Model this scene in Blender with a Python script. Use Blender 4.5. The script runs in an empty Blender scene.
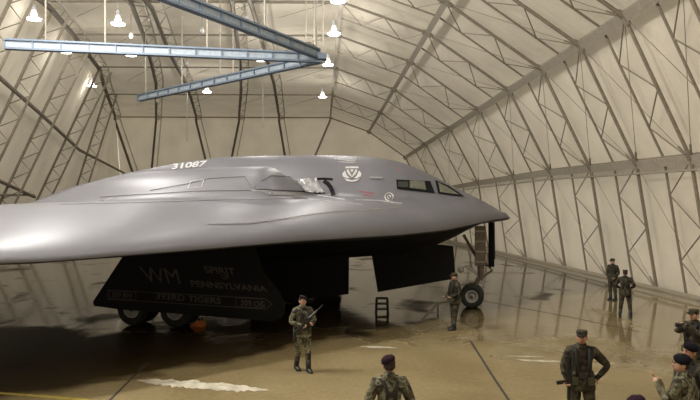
import bpy, bmesh, math, random
from mathutils import Vector, Matrix
random.seed(4)
sc = bpy.context.scene
COL = sc.collection
PI = math.pi
FX, VX, HY, CH = 640.0, 322.0, 211.0, 3.8      # focal length in px, horizon, camera height

# ------------------------------------------------------------------ camera, world, lights, exposure
cam_d = bpy.data.cameras.new('camera'); cam = bpy.data.objects.new('camera', cam_d); COL.objects.link(cam)
cam.location = (0, 0, CH); cam.rotation_euler = (PI/2, 0, 0)
cam_d.sensor_width = 36; cam_d.lens = 36*FX/700; cam_d.shift_x = 28/700; cam_d.shift_y = 11/700
cam_d.clip_end = 400; cam_d.clip_start = .05
sc.camera = cam
sc.view_settings.view_transform = 'Standard'; sc.view_settings.look = 'None'
sc.view_settings.gamma = 1; sc.view_settings.use_curve_mapping = False
sc.view_settings.exposure = 0.0
sc.cycles.use_denoising = True
sc.cycles.max_bounces = 8; sc.cycles.diffuse_bounces = 5
w = bpy.data.worlds.new('overcast_sky'); sc.world = w; w.use_nodes = True
w.node_tree.nodes['Background'].inputs[0].default_value = (1.0, .93, .82, 1)
w.node_tree.nodes['Background'].inputs[1].default_value = .80
LAMP_W = 700.0

# ------------------------------------------------------------------ materials
def new_mat(name):
    m = bpy.data.materials.new(name); m.use_nodes = True
    nt = m.node_tree; return m, nt, nt.nodes, nt.links, nt.nodes['Principled BSDF']
def mat(name, col, rough=.6, metal=0, var=.12, scale=6, emit=0, spec=.5, coat=0):
    m, nt, N, L, b = new_mat(name)
    b.inputs['Roughness'].default_value = rough; b.inputs['Metallic'].default_value = metal
    b.inputs['Specular IOR Level'].default_value = spec; b.inputs['Coat Weight'].default_value = coat
    if var:
        tc = N.new('ShaderNodeTexCoord'); n = N.new('ShaderNodeTexNoise'); n.inputs['Scale'].default_value = scale
        n.inputs['Detail'].default_value = 3
        r = N.new('ShaderNodeValToRGB')
        r.color_ramp.elements[0].position = .3; r.color_ramp.elements[1].position = .7
        r.color_ramp.elements[0].color = [c*(1-var) for c in col]+[1]
        r.color_ramp.elements[1].color = [min(1, c*(1+var)) for c in col]+[1]
        L.new(tc.outputs['Object'], n.inputs['Vector']); L.new(n.outputs['Fac'], r.inputs['Fac']); L.new(r.outputs['Color'], b.inputs['Base Color'])
    else: b.inputs['Base Color'].default_value = [*col, 1]
    if emit:
        b.inputs['Emission Color'].default_value = [*col, 1]; b.inputs['Emission Strength'].default_value = emit
    return m
def fabric(name, col, transl):
    m, nt, N, L, b = new_mat(name); N.remove(b); out = N['Material Output']
    tc = N.new('ShaderNodeTexCoord'); n = N.new('ShaderNodeTexNoise'); n.inputs['Scale'].default_value = .35; n.inputs['Detail'].default_value = 5
    r = N.new('ShaderNodeValToRGB'); r.color_ramp.elements[0].position = .3; r.color_ramp.elements[1].position = .7
    r.color_ramp.elements[0].color = [c*.9 for c in col]+[1]; r.color_ramp.elements[1].color = [min(1, c*1.06) for c in col]+[1]
    L.new(tc.outputs['Object'], n.inputs['Vector']); L.new(n.outputs['Fac'], r.inputs['Fac'])
    bump = N.new('ShaderNodeBump'); bump.inputs['Strength'].default_value = .5; bump.inputs['Distance'].default_value = .6
    L.new(n.outputs['Fac'], bump.inputs['Height'])
    d = N.new('ShaderNodeBsdfDiffuse'); t = N.new('ShaderNodeBsdfTranslucent'); mx = N.new('ShaderNodeMixShader'); mx.inputs[0].default_value = transl
    for q in (d, t): L.new(r.outputs['Color'], q.inputs['Color'])
    L.new(bump.outputs['Normal'], d.inputs['Normal'])
    L.new(d.outputs[0], mx.inputs[1]); L.new(t.outputs[0], mx.inputs[2]); L.new(mx.outputs[0], out.inputs['Surface'])
    return m
def camo(name, cols, scale=7):
    m, nt, N, L, b = new_mat(name); b.inputs['Roughness'].default_value = .9
    tc = N.new('ShaderNodeTexCoord'); n = N.new('ShaderNodeTexNoise'); n.inputs['Scale'].default_value = scale
    n.inputs['Detail'].default_value = 1.5; n.inputs['Distortion'].default_value = .8
    r = N.new('ShaderNodeValToRGB'); r.color_ramp.interpolation = 'CONSTANT'; e = r.color_ramp.elements
    pos = [0, .41, .48, .55, .61]
    e[0].position = 0; e[0].color = [*cols[0], 1]; e[1].position = pos[1]; e[1].color = [*cols[1], 1]
    for k in (2, 3, 4):
        q = e.new(pos[k]); q.color = [*cols[k % len(cols)], 1]
    L.new(tc.outputs['Object'], n.inputs['Vector']); L.new(n.outputs['Fac'], r.inputs['Fac']); L.new(r.outputs['Color'], b.inputs['Base Color'])
    return m
def floor_mat():
    m, nt, N, L, b = new_mat('wet_concrete')
    tc = N.new('ShaderNodeTexCoord')
    def noise(sc_, det, dist=0, sx=1, sy=1):
        mp = N.new('ShaderNodeMapping'); mp.inputs['Scale'].default_value = (sx, sy, 1); L.new(tc.outputs['Object'], mp.inputs['Vector'])
        n = N.new('ShaderNodeTexNoise'); n.inputs['Scale'].default_value = sc_; n.inputs['Detail'].default_value = det; n.inputs['Distortion'].default_value = dist
        L.new(mp.outputs[0], n.inputs['Vector']); return n.outputs['Fac']
    def ramp(src, p0, c0, p1, c1):
        r = N.new('ShaderNodeValToRGB'); e = r.color_ramp.elements
        e[0].position = p0; e[0].color = [*c0, 1]; e[1].position = p1; e[1].color = [*c1, 1]; L.new(src, r.inputs['Fac']); return r.outputs['Color']
    def mth(op, a, b_):
        q = N.new('ShaderNodeMath'); q.operation = op; q.use_clamp = False
        for i, v in enumerate((a, b_)):
            if isinstance(v, (int, float)): q.inputs[i].default_value = v
            else: L.new(v, q.inputs[i])
        return q.outputs[0]
    stain = ramp(noise(.5, 6, .5), .35, (.19, .148, .074), .68, (.255, .205, .112))
    fine = ramp(noise(9, 4), .3, (.85, .85, .85), .7, (1.1, 1.1, 1.1))
    # water film: wet below and beyond the aircraft, drier towards the camera, plus painted wing shade
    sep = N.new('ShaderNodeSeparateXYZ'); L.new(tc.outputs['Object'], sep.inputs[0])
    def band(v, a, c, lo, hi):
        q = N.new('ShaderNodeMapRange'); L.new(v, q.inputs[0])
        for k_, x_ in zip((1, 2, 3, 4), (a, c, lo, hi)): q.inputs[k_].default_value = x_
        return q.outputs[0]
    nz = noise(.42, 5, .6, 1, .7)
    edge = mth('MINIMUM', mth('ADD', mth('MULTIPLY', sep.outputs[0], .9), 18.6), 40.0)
    shade_damp_mask = mth('ADD', noise(.6, 6, .4), band(mth('SUBTRACT', sep.outputs[1], edge), -1.2, 1.2, -.35, .34))
    shade_damp = ramp(shade_damp_mask, .40, (1, 1, 1), .62, (.17, .14, .11))  # wing's shadow, along with wetness, painted as a darker base colour
    wet = mth('ADD', mth('ADD', mth('MULTIPLY', nz, 1.9), -.45), band(mth('ADD', sep.outputs[1], mth('MULTIPLY', sep.outputs[0], .22)), 16, 22.5, -.34, .30))
    mx = N.new('ShaderNodeMix'); mx.data_type = 'RGBA'; mx.blend_type = 'MULTIPLY'; mx.inputs[0].default_value = 1
    L.new(stain, mx.inputs[6]); L.new(fine, mx.inputs[7])
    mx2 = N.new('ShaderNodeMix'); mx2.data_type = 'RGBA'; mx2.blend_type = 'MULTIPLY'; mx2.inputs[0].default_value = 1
    L.new(mx.outputs[2], mx2.inputs[6]); L.new(shade_damp, mx2.inputs[7]); L.new(mx2.outputs[2], b.inputs['Base Color'])
    rr = ramp(wet, .40, (.46, .46, .46), .66, (.075, .075, .075)); L.new(rr, b.inputs['Roughness'])
    L.new(ramp(wet, .40, (.10, .10, .10), .60, (.36, .36, .36)), b.inputs['Specular IOR Level'])
    bump = N.new('ShaderNodeBump'); bump.inputs['Distance'].default_value = .02
    L.new(ramp(wet, .45, (.35, .35, .35), .62, (.2, .2, .2)), bump.inputs['Strength']); L.new(noise(2.2, 4, .4, 1, 1), bump.inputs['Height'])
    L.new(bump.outputs['Normal'], b.inputs['Normal'])
    return m
M = dict(
    fab=fabric('tan_fabric', (.74, .68, .56), .30), fab_low=fabric('pale_fabric', (.82, .78, .68), .34),
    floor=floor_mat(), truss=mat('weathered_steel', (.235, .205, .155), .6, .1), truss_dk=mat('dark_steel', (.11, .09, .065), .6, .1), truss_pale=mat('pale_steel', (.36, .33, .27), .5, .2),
    rail=mat('galvanised_rail', (.40, .36, .29), .55, .2), blue=mat('blue_grey_paint', (.36, .42, .48), .5), blue_dk=mat('dark_blue_paint', (.17, .22, .29), .5),
    skin_ac=mat('radar_absorbing_paint', (.122, .123, .142), .40, 0, .07, .5), belly=mat('shaded_belly_paint', (.016, .016, .018), .55, 0, .1, 1),  # belly colour holds the underside's shade as near-black
    patch=mat('panel_grey', (.15, .15, .165), .45), line=mat('panel_line_grey', (.085, .085, .09), .6), pale_line=mat('sealant_grey', (.5, .5, .5), .5),
    mark=mat('white_stencil', (.5, .5, .5), .6), red=mat('faded_red_stencil', (.33, .12, .12), .6), door_mark=mat('grey_stencil', (.085, .072, .075), .6),
    door=mat('shaded_gear_door_paint', (.011, .011, .013), .6, spec=.2), plastic=mat('silver_cover_film', (.24, .24, .25), .35, .1, .15, 3, coat=.5), black=mat('black', (.008, .008, .009), .8, spec=.1),  # door colour darkened to carry the shade under the aircraft
    glass=mat('cockpit_glass', (.20, .21, .17), .08, .55, .25, 2), glass_dk=mat('tinted_glass', (.03, .035, .03), .1), tyre=mat('rubber', (.02, .02, .02), .75),
    hub=mat('white_hub', (.5, .5, .48), .5), strut=mat('strut_paint', (.16, .13, .10), .5, .2), gearm=mat('steel', (.3, .29, .27), .35, .7),
    lens=mat('lamp_lens', (1, .97, .92), .3, 0, 0, emit=14), lamp=mat('lamp_housing', (.5, .5, .5), .4, .3), globe=mat('lamp_globe', (1, .95, .88), .3, 0, 0, emit=.7),
    wpaint=mat('worn_white_paint', (.50, .47, .38), .6, 0, .3, 4), ypaint=mat('yellow_paint', (.48, .38, .07), .6, 0, .2, 4), joint=mat('dark_joint', (.03, .025, .02), .8),
    skin=mat('skin', (.52, .31, .22), .55, 0, .06), skin_t=mat('tanned_skin', (.44, .24, .15), .55, 0, .06), hair=mat('dark_hair', (.03, .02, .015), .8),
    boot=mat('black_leather', (.02, .02, .02), .45), beret=mat('navy_beret', (.009, .009, .014), .95, spec=.1), maroon=mat('plum_beret', (.022, .011, .018), .95, spec=.1),
    gun=mat('gun_metal', (.015, .015, .015), .4), web=mat('olive_webbing', (.055, .06, .03), .85), webk=mat('black_webbing', (.018, .018, .015), .8), eye=mat('eye', (.02, .015, .01), .3),
    camo=camo('woodland_camouflage', [(.008, .007, .006), (.034, .021, .013), (.034, .036, .018), (.075, .062, .038), (.02, .025, .012)]),
    camo_p=camo('faded_woodland_camouflage', [(.02, .02, .015), (.085, .06, .035), (.11, .12, .07), (.25, .235, .17), (.08, .09, .05)], 9),
    orange=mat('orange_rubber', (.55, .16, .02), .6), curb=mat('pale_concrete', (.36, .32, .24), .7), sand=mat('canvas', (.35, .31, .22), .9),
)

# ------------------------------------------------------------------ helpers
ORG = {}
def setp(o, label=None, cat=None, group=None, kind=None):
    for k, v in (('label', label), ('category', cat), ('group', group), ('kind', kind)):
        if v: o[k] = v
    return o
def thing(name, label, cat, loc=(0, 0, 0), rz=0, group=None):
    o = bpy.data.objects.new(name, None); COL.objects.link(o); o.location = loc; o.rotation_euler = (0, 0, rz)
    o.empty_display_size = .2; ORG[o.name] = Vector(loc); return setp(o, label, cat, group)
class MB:
    def __init__(s): s.v = []; s.f = []; s.m = []
    def add(s, vs, fs, mi=0):
        b = len(s.v); s.v += [Vector(q) for q in vs]
        for f in fs: s.f.append([b+i for i in f]); s.m.append(mi)
        return s
    def box(s, c, size, rot=None, mi=0, taper=1):
        x, y, z = [q/2 for q in size]
        vs = [Vector((sx*x*(taper if sz > 0 else 1), sy*y*(taper if sz > 0 else 1), sz*z)) for sz in (-1, 1) for sy in (-1, 1) for sx in (-1, 1)]
        if rot is not None: vs = [rot @ q for q in vs]
        vs = [q+Vector(c) for q in vs]
        return s.add(vs, [(0, 2, 3, 1), (4, 5, 7, 6), (0, 1, 5, 4), (2, 6, 7, 3), (0, 4, 6, 2), (1, 3, 7, 5)], mi)
    def tube(s, pts, r, n=8, mi=0, caps=True, sy=1):
        pts = [Vector(p) for p in pts]; k = len(pts); rs = r if isinstance(r, (list, tuple)) else [r]*k
        vs = []; prev = None
        for i, p in enumerate(pts):
            t = (pts[min(i+1, k-1)]-pts[max(i-1, 0)]).normalized()
            if prev is None: a = t.cross(Vector((0, 0, 1))) if abs(t.z) < .9 else t.cross(Vector((0, 1, 0)))
            else: a = prev-t*prev.dot(t)
            a.normalize(); prev = a; b = t.cross(a)
            for j in range(n):
                an = 2*PI*j/n; vs.append(p+(a*math.cos(an)+b*math.sin(an)*sy)*rs[i])
        fs = [(i*n+j, i*n+(j+1) % n, (i+1)*n+(j+1) % n, (i+1)*n+j) for i in range(k-1) for j in range(n)]
        if caps: fs += [tuple(range(n))[::-1], tuple((k-1)*n+j for j in range(n))]
        return s.add(vs, fs, mi)
    def bar(s, p, q, wd, ht, mi=0, up=(0, 0, 1)):
        p = Vector(p); q = Vector(q); t = (q-p).normalized(); a = t.cross(Vector(up))
        if a.length < 1e-3: a = t.cross(Vector((0, 1, 0)))
        a.normalize(); b = a.cross(t)
        vs = [c+a*sx*wd/2+b*sz*ht/2 for c in (p, q) for sx, sz in ((-1, -1), (1, -1), (1, 1), (-1, 1))]
        return s.add(vs, [(0, 1, 2, 3), (7, 6, 5, 4), (0, 4, 5, 1), (1, 5, 6, 2), (2, 6, 7, 3), (3, 7, 4, 0)], mi)
    def lathe(s, c, prof, n=16, mi=0, axis=(0, 0, 1), sx=1, sy=1):
        ax = Vector(axis).normalized(); a = ax.orthogonal().normalized() if abs(ax.z) < .99 else Vector((1, 0, 0)); b = ax.cross(a)
        vs = [Vector(c)+ax*h+(a*math.cos(2*PI*j/n)*sx+b*math.sin(2*PI*j/n)*sy)*max(r, .0005) for r, h in prof for j in range(n)]
        k = len(prof)
        fs = [(i*n+j, i*n+(j+1) % n, (i+1)*n+(j+1) % n, (i+1)*n+j) for i in range(k-1) for j in range(n)]
        fs += [tuple(range(n))[::-1], tuple((k-1)*n+j for j in range(n))]
        return s.add(vs, fs, mi)
    def ball(s, c, r, n=12, mi=0):
        rr = r if isinstance(r, (tuple, list)) else (r, r, r)
        pr = [(math.sin(PI*i/8), -math.cos(PI*i/8)) for i in range(9)]
        vs = [Vector(c)+Vector((q*math.cos(2*PI*j/n)*rr[0], q*math.sin(2*PI*j/n)*rr[1], h*rr[2])) for q, h in [(max(a, .01), b) for a, b in pr] for j in range(n)]
        fs = [(i*n+j, i*n+(j+1) % n, (i+1)*n+(j+1) % n, (i+1)*n+j) for i in range(8) for j in range(n)]
        fs += [tuple(range(n))[::-1], tuple(8*n+j for j in range(n))]
        return s.add(vs, fs, mi)
    def prism(s, poly, off, mi=0):
        n = len(poly); off = Vector(off); vs = [Vector(p)-off/2 for p in poly]+[Vector(p)+off/2 for p in poly]
        return s.add(vs, [tuple(range(n))[::-1], tuple(range(n, 2*n))]+[(i, (i+1) % n, n+(i+1) % n, n+i) for i in range(n)], mi)
    def build(s, name, m, parent=None, smooth=False, local=False, xf=None, bevel=0):
        me = bpy.data.meshes.new(name)
        org = Vector((0, 0, 0))
        if parent is not None and not local: org = ORG.get(parent.name, org)
        vs = [(xf @ v if xf else v)-org for v in s.v]
        me.from_pydata([tuple(v) for v in vs], [], s.f)
        for q in (m if isinstance(m, (list, tuple)) else [m]): me.materials.append(M[q] if isinstance(q, str) else q)
        for p, mi in zip(me.polygons, s.m): p.material_index = mi; p.use_smooth = smooth
        bm = bmesh.new(); bm.from_mesh(me); bmesh.ops.recalc_face_normals(bm, faces=bm.faces); bm.to_mesh(me); bm.free()
        me.validate()
        o = bpy.data.objects.new(name, me); COL.objects.link(o)
        if bevel:
            b = o.modifiers.new('bevel', 'BEVEL'); b.width = bevel; b.segments = 2; b.limit_method = 'ANGLE'
        if parent is not None: o.parent = parent; ORG[o.name] = org
        return o
def pxd(px, py, d): return Vector(((px-VX)/FX*d, d, CH-(py-HY)/FX*d))
def pxz(px, py, z): return pxd(px, py, (CH-z)*FX/(py-HY))
def lerp(tab, x):
    if x <= tab[0][0]: return tab[0][1]
    for (a, b), (c, d) in zip(tab, tab[1:]):
        if x <= c: return b+(d-b)*(x-a)/(c-a)
    return tab[-1][1]
def ss(a, b, x):
    t = max(0, min(1, (x-a)/(b-a))); return t*t*(3-2*t)

# ------------------------------------------------------------------ hangar shell
YN, YF = -16.0, 95.0
STN = [17.5, 21.3, 25.4, 29.8, 34.9, 41, 48.9, 60, 74, 92]
zA = [(20, 5.7), (29.8, 5.95), (41, 6.25), (60, 6.4)]
EA = [(0, -14.5), (20, -15.0), (35, -16.8), (42.2, -17.9), (49.3, -19), (60.8, -21), (68.6, -23.4), (90, -29), (95, -30)]
OFF = [(0, 8), (60, 8), (70, 5.5), (95, -1.5)]
ZE = 17.3
def node(k, d):     # lines of the frame nodes running along the hall
    return {'F': Vector((15.6, d, .1)), 'A': Vector((14.65, d, lerp(zA, d))), 'B': Vector((12.0, d, 11.5)),
            'C': Vector((6.75, d, 15.2)), 'D': Vector((1.2, d, 17.2)), 'E': Vector((lerp(EA, d), d, ZE))}[k]
def leftwall(d, z): return Vector((lerp(EA, d)-lerp(OFF, d)*(1-z/ZE), d, z))
ds = [YN, -8, 0, 8, 14]+STN[:]+[YF]
def sheet(name, rows, m):
    mb = MB()
    for row in rows: pass
    n = len(rows[0]); vs = [v for row in rows for v in row]
    fs = [(i*n+j, i*n+j+1, (i+1)*n+j+1, (i+1)*n+j) for i in range(len(rows)-1) for j in range(n-1)]
    mb.add(vs, fs); o = mb.build(name, m); o['kind'] = 'structure'; return o
def outf(k, d):
    o = {'F': (.55, 0, -.1), 'A': (.5, 0, .05), 'B': (.45, 0, .4), 'C': (.25, 0, .5), 'D': (0, 0, .6), 'E': (-.6, 0, .5)}[k]
    return node(k, d)+Vector(o)
def lw_out(d, z): return leftwall(d, z)+Vector((-.7, 0, 0))
sheet('wall_right', [[outf('F', d), outf('A', d), outf('B', d)] for d in ds], 'fab')
sheet('ceiling', [[outf('B', d), outf('C', d), outf('D', d), outf('E', d)] for d in ds], 'fab')
sheet('wall_left', [[outf('E', d), lw_out(d, 12), lw_out(d, 6), lw_out(d, 0)] for d in ds], 'fab')
for nm, d in (('wall_back', YF), ('wall_front', YN)):
    mb = MB(); ring = [outf(k, d) for k in 'FABCDE']+[lw_out(d, 0)]
    ring[0].z = 0; mb.add(ring, [tuple(range(7))]); o = mb.build(nm, 'fab'); o['kind'] = 'structure'
mb = MB(); n = 0
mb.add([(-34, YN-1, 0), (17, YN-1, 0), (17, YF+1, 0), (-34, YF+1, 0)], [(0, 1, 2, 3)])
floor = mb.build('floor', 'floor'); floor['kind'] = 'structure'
mb = MB(); mb.box((15.45, 39.5, .06), (.7, 109, .12)); o = mb.build('baseboard_right', 'curb'); o['kind'] = 'structure'
mb = MB(); mb.bar((15.2, -14, .3), (15.2, 93, .3), .12, .12); o = mb.build('trim_1', 'rail'); o['kind'] = 'structure'

# ------------------------------------------------------------------ right-hand truss frames
ordn = ['nearest', 'second', 'third', 'fourth', 'fifth', 'sixth', 'seventh', 'eighth', 'ninth', 'farthest']
for i, d in enumerate(STN):
    t = thing('truss_frame', 'bent steel truss frame from ceiling ridge down the right fabric wall, %s from the camera' % ordn[i], 'truss', node('F', d)*1, 0, 'frames along the right wall')
    nxt = STN[i+1] if i+1 < len(STN) else 95
    prv = STN[i-1] if i else 14
    dm = (d+nxt)/2
    mb = MB(); P = [node(k, d) for k in 'DCBAF']; r = .085
    for a, b in zip(P, P[1:]): mb.tube([a, b], r, 6)
    mb.build('main_chord', 'truss', t)
    for a, b, nm in ((P[1], P[0], 1), (P[2], P[1], 1), (P[3], P[2], 1)):
        mb = MB(); dirv = (b-a).normalized(); mb.tube([a, a+dirv*.35], .14, 8); mb.build('node_sleeve', 'truss', t); mb = MB(); mb.tube([b-dirv*.35, b], .14, 8); mb.build('node_sleeve', 'truss', t)
    mb = MB(); Q = [node(k, dm)+Vector((.1, 0, .15)) for k in 'DCBAF']
    # lighter chord bulges out towards the cloth between the ridge lines
    R = []
    for a, b, bul in zip(Q, Q[1:], (.55, .5, .25, 0)):
        nrm = Vector((-(b-a).z, 0, (b-a).x)).normalized()
        if nrm.x < 0: nrm = -nrm
        for q in range(4): 
            f = q/4; R.append(a.lerp(b, f)-nrm*(0)*bul + Vector((0, 0, 0)))
    R.append(Q[-1])
    mb.tube(R, .055, 6, caps=True); mb.build('rear_chord', 'truss', t)
    for si, (a, b, a2, b2) in enumerate(zip(P, P[1:], Q, Q[1:])):
        seq = [a, a2.lerp(b2, .27), a.lerp(b, .5), a2.lerp(b2, .76), b]
        for u, v in zip(seq, seq[1:]): MB().tube([u, v], .03, 5).build('web_brace', 'truss', t)
    mb = MB()
    for a, b in (('C', 'B'), ('B', 'A'), ('A', 'F')):
        mb = MB(); u = node(a, d); v = node(b, prv if b != 'F' else prv); mb.tube([u, v], .013, 4)
        e = v.lerp(u, .10); mb.tube([v.lerp(u, .04), e], .045, 6); mb.build('tie_rod', 'truss', t)
        if a != 'B': continue
        mb = MB(); v = node(b, nxt); mb.tube([u, v], .013, 4); e = v.lerp(u, .10); mb.tube([v.lerp(u, .04), e], .045, 6); mb.build('tie_rod', 'truss', t)
    # level truss across the flat left part of the ceiling
    if d >= 29:
        t = thing('ceiling_truss', 'level truss crossing the ceiling left of the ridge, %s from the camera' % ordn[i], 'truss', node('D', d), 0, 'level ceiling trusses')
        a = node('D', d); b = node('E', d)
        MB().tube([a, b], .07, 6).build('chord', 'truss', t)
        MB().tube([a+Vector((0, .9, .2)), b+Vector((0, .9, .2))], .04, 5).build('chord', 'truss', t)
        nn = 9
        for q in range(nn):
            u = a.lerp(b, q/nn); v = a.lerp(b, (q+.5)/nn)+Vector((0, .9, .2)); w_ = a.lerp(b, (q+1)/nn)
            mb = MB(); mb.tube([u, v, w_], .035, 4); mb.build('web_brace', 'truss', t)
        for q in range(4):
            u = a.lerp(b, (q+.1)/4); dn = Vector((lerp(EA, nxt)/lerp(EA, d) if 0 else 0, nxt-d, 0))
            MB().tube([u, a.lerp(b, (q+.9)/4)+Vector((0, (nxt-d)*.5, .15))], .02, 4).build('tie_rod', 'truss', t)
# longitudinal rails
def rail(k, lab, r1, wd):
    t = thing('purlin_rail', lab, 'rail', node(k, 15), 0)
    pts = [node(k, d) for d in [15]+STN+[94]]
    o = {'A': Vector((-.05, 0, -.28)), 'B': Vector((.15, 0, -.35)), 'C': Vector((.1, 0, -.3)), 'D': Vector((0, 0, -.2))}[k]
    nrm = {'A': (1, 0, .3), 'B': (.8, 0, .6), 'C': (.5, 0, .85), 'D': (0, 0, 1)}[k]
    mb = MB()
    for a, b in zip(pts, pts[1:]): mb.bar(a, b, wd, r1, up=nrm)
    mb.build('beam', 'rail', t)
    if k in 'AB':
        mb = MB(); mb.tube([p+Vector((0, 0, wd*.55)) for p in pts], .06, 5); mb.build('edge_pipe', 'truss', t)
        if k == 'A':
            mb = MB(); mb.tube([p+Vector((-.1, 0, -.42)) for p in pts], .05, 5); mb.build('edge_pipe', 'truss_pale', t)
rail('A', 'pale horizontal rail along the right wall at the top of its upright lower panel', .1, .38)
rail('B', 'wide diagonal rail rising to the upper right corner above the right wall', .12, .42)
rail('C', 'rail between ridge and right wall, ending behind the cockpit roof', .12, .36)
rail('D', 'central ridge rail carrying the line of lamps', .2, .22)
# ribs on the left part of the ceiling and down the end wall
RIB = [('curved steel rib at the left edge of the ceiling', [(50, 8), (75, 37), (100, 70), (104, 86), (115, 116)], (132, 171), .17),
       ('curved ceiling rib, second from the left', [(132, 5), (143, 34), (152, 65), (156, 83), (156, 116)], (152, 165), .15),
       ('curved ceiling rib, third from the left', [(152, 9), (170, 54), (184, 79), (191, 98), (196, 116)], (205, 158), .15),
       ('curved ceiling rib, fourth from the left', [(232, 2), (240, 61), (241, 90), (239, 116)], (232, 156), .15),
       ('curved ceiling rib just left of the ridge lamps', [(254, 13), (263, 45), (274, 84), (279, 116)], (285, 157), .15)]
for lab, pp, foot, r in RIB:
    P = [pxz(x, y, 17.05) for x, y in pp]; top = P[-1]
    first = Vector((P[0].x*.98, 17, 17.05)); P = [first]+P+[Vector((P[-1].x*94.2/P[-1].y, 94.2, 17.05))]
    f = pxd(*foot, 94.2); tp = P[-1]; k = tp.z/(tp.z-f.z); low = tp+(f-tp)*k
    t = thing('ceiling_rib', lab, 'truss rib', P[0], 0)
    MB().tube(P+[low+Vector((0, 0, .05))], r*1.1, 7).build('chord', 'truss_dk', t)
    P2 = [p+Vector((.75, 0, .25)) for p in P]
    MB().tube(P2+[low+Vector((.75, .2, .05))], r*.45, 5).build('chord', 'truss_pale', t)
    for u, v, u2, v2 in zip(P[1:], P[2:], P2[1:], P2[2:]):
        for q in range(3):
            MB().tube([u.lerp(v, q/3), u2.lerp(v2, (q+.5)/3), u.lerp(v, (q+1)/3)], .035, 4).build('web_brace', 'truss_pale', t)
mb = MB(); a = pxd(315, 156, 94.2); tp = node('D', 94.2); k = tp.z/(tp.z-a.z); t = thing('ceiling_rib', 'steel post of the end wall below the ridge lamps', 'truss rib', tp+(a-tp)*k)
MB().tube([tp, tp+(a-tp)*k], .14, 6).build('chord', 'truss', t)
# ladder trusses on the sloping left wall
for i, (d, lab) in enumerate([(8, 'ladder-like pale truss on the left wall beside the near wing tip'), (15, 'ladder-like pale truss on the left wall, second beside the near wing'), (22, 'ladder-like pale truss on the left wall, third beside the near wing'), (29, 'ladder-like pale truss on the left wall, just outside the picture'),
                             (36, 'ladder-like pale truss on the left wall, nearest and highest in the corner'), (42.3, 'ladder-like pale truss on the left wall, fourth from the far corner'), (49.6, 'ladder-like pale truss on the left wall, third from the far corner'),
                             (59.5, 'ladder-like pale truss on the left wall, second from the far corner'), (71, 'ladder-like pale truss on the left wall, closest to the far corner')]):
    a = leftwall(d, ZE-.3)+Vector((.2, 0, 0)); b = leftwall(d, .1)+Vector((0, 0, 0)); inn = Vector((1.15, 0, -.3))
    t = thing('ladder_truss', lab, 'truss', b, 0, 'ladder trusses on the left wall')
    MB().tube([a, b], .12, 6).build('chord', 'truss', t)
    MB().tube([a+inn, b+Vector((1.15, 0, 0))], .10, 6).build('chord', 'truss', t)
    n = 11
    for q in range(n):
        u = a.lerp(b, q/n); v = (a+inn).lerp(b+Vector((1.15, 0, 0)), (q+.5)/n); w_ = a.lerp(b, (q+1)/n)
        MB().tube([u, v, w_], .04, 4).build('rung', 'truss', t)
def on_left(px, py):
    lo, hi = 20, 94
    for _ in range(50):
        m_ = (lo+hi)/2; p = pxd(px, py, m_)
        if p.x > leftwall(m_, p.z).x: lo = m_
        else: hi = m_
    return pxd(px, py, lo)+Vector((.15, 0, 0))
for lab, pp in (('long diagonal brace crossing the ladder trusses of the left wall', [(-40, 42), (0, 80), (40, 115), (78, 150), (123, 173)]),
                ('short low brace at the left wall just above the wing', [(-40, 165), (0, 182), (33, 197)])):
    P = [on_left(*q) for q in pp]
    setp(MB().tube(P, .15, 6).build('diagonal_brace', 'truss'), lab, 'brace')
P = [on_left(*q) for q in [(-30, 195), (0, 195), (32, 195)]]
setp(MB().tube(P, .1, 6).build('horizontal_brace', 'truss'), 'level brace at the left wall just above the wing', 'brace')

# ------------------------------------------------------------------ lamps
def lamp(px, py, lab, z=15.7, watt=1.0, s=1.05):
    p = pxz(px, py, z) if px is not None else Vector(py)
    t = thing('high_bay_lamp', lab, 'lamp', p, 0, 'high bay lamps')
    MB().lathe(p, [(.40*s, -.03), (.42*s, .02), (.30*s, .06), (.14*s, .09)], 16).build('reflector', 'lens', t, True)
    MB().lathe(p, [(.15*s, .09), (.2*s, .3), (.12*s, .55)], 12).build('globe', 'globe', t, True)
    mb = MB(); mb.lathe(p, [(.14*s, .55), (.15*s, .85), (.08*s, .92)], 12); mb.tube([p+Vector((0, 0, .9)), (p.x, p.y, 17.1)], .02, 5); mb.build('housing', 'lamp', t)
    l = bpy.data.lights.new('lamp_light', 'POINT'); l.energy = LAMP_W*watt; l.color = (1, .97, .93); l.shadow_soft_size = .4
    o = bpy.data.objects.new('lamp_light', l); COL.objects.link(o); o.parent = t; o.location = (0, 0, -.55)
L_ = [(34, 19, 'lamp in the top left corner of the hall'), (118, 24, 'lamp above the left end of the blue beams'), (66, 52, 'lamp hanging just under the left end of the level blue beam'),
      (131, 55, 'lamp just under the level blue beam, right of the one at its left end'), (92, 86, 'lamp lowest on the left edge rib'), (207, 92, 'lamp below the lowest blue beam'),
      (247, 30, 'lamp in front of the long descending blue beam'), (261, 60, 'lamp hanging at the level blue beam near its meeting point'), (338, 1, 'ridge lamp at the top edge of the picture'),
      (334, 34, 'second ridge lamp from the camera'), (328, 65, 'third ridge lamp from the camera, by the meeting point of the blue beams'), (322.5, 97, 'farthest and lowest of the ridge lamps')]
for x, y, lab in L_: lamp(x, y, lab, watt=.06 if x < 110 else .3 if x < 140 else .6)
for x, y, wt, wh in [(-11.5, 27, 4.0, 'left of centre above the tail of the aircraft'), (-4.5, 27, .6, 'above the middle of the aircraft'), (1.6, 27, .15, 'above the cockpit'), (-10.8, 15, 10.5, 'above the near wing'),
                     (-4.5, 14, 1.0, 'above the walking guard'), (1.6, 14, .8, 'above the open floor'), (-7, 1, 1.2, 'behind the camera on the left'), (2.6, 1, 1.1, 'straight above the camera')]:
    lamp(None, (x, y, 15.7), 'added unseen high bay lamp ' + wh, watt=wt)  # unseen lamps added to light the near floor and brighten the near wing
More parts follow.
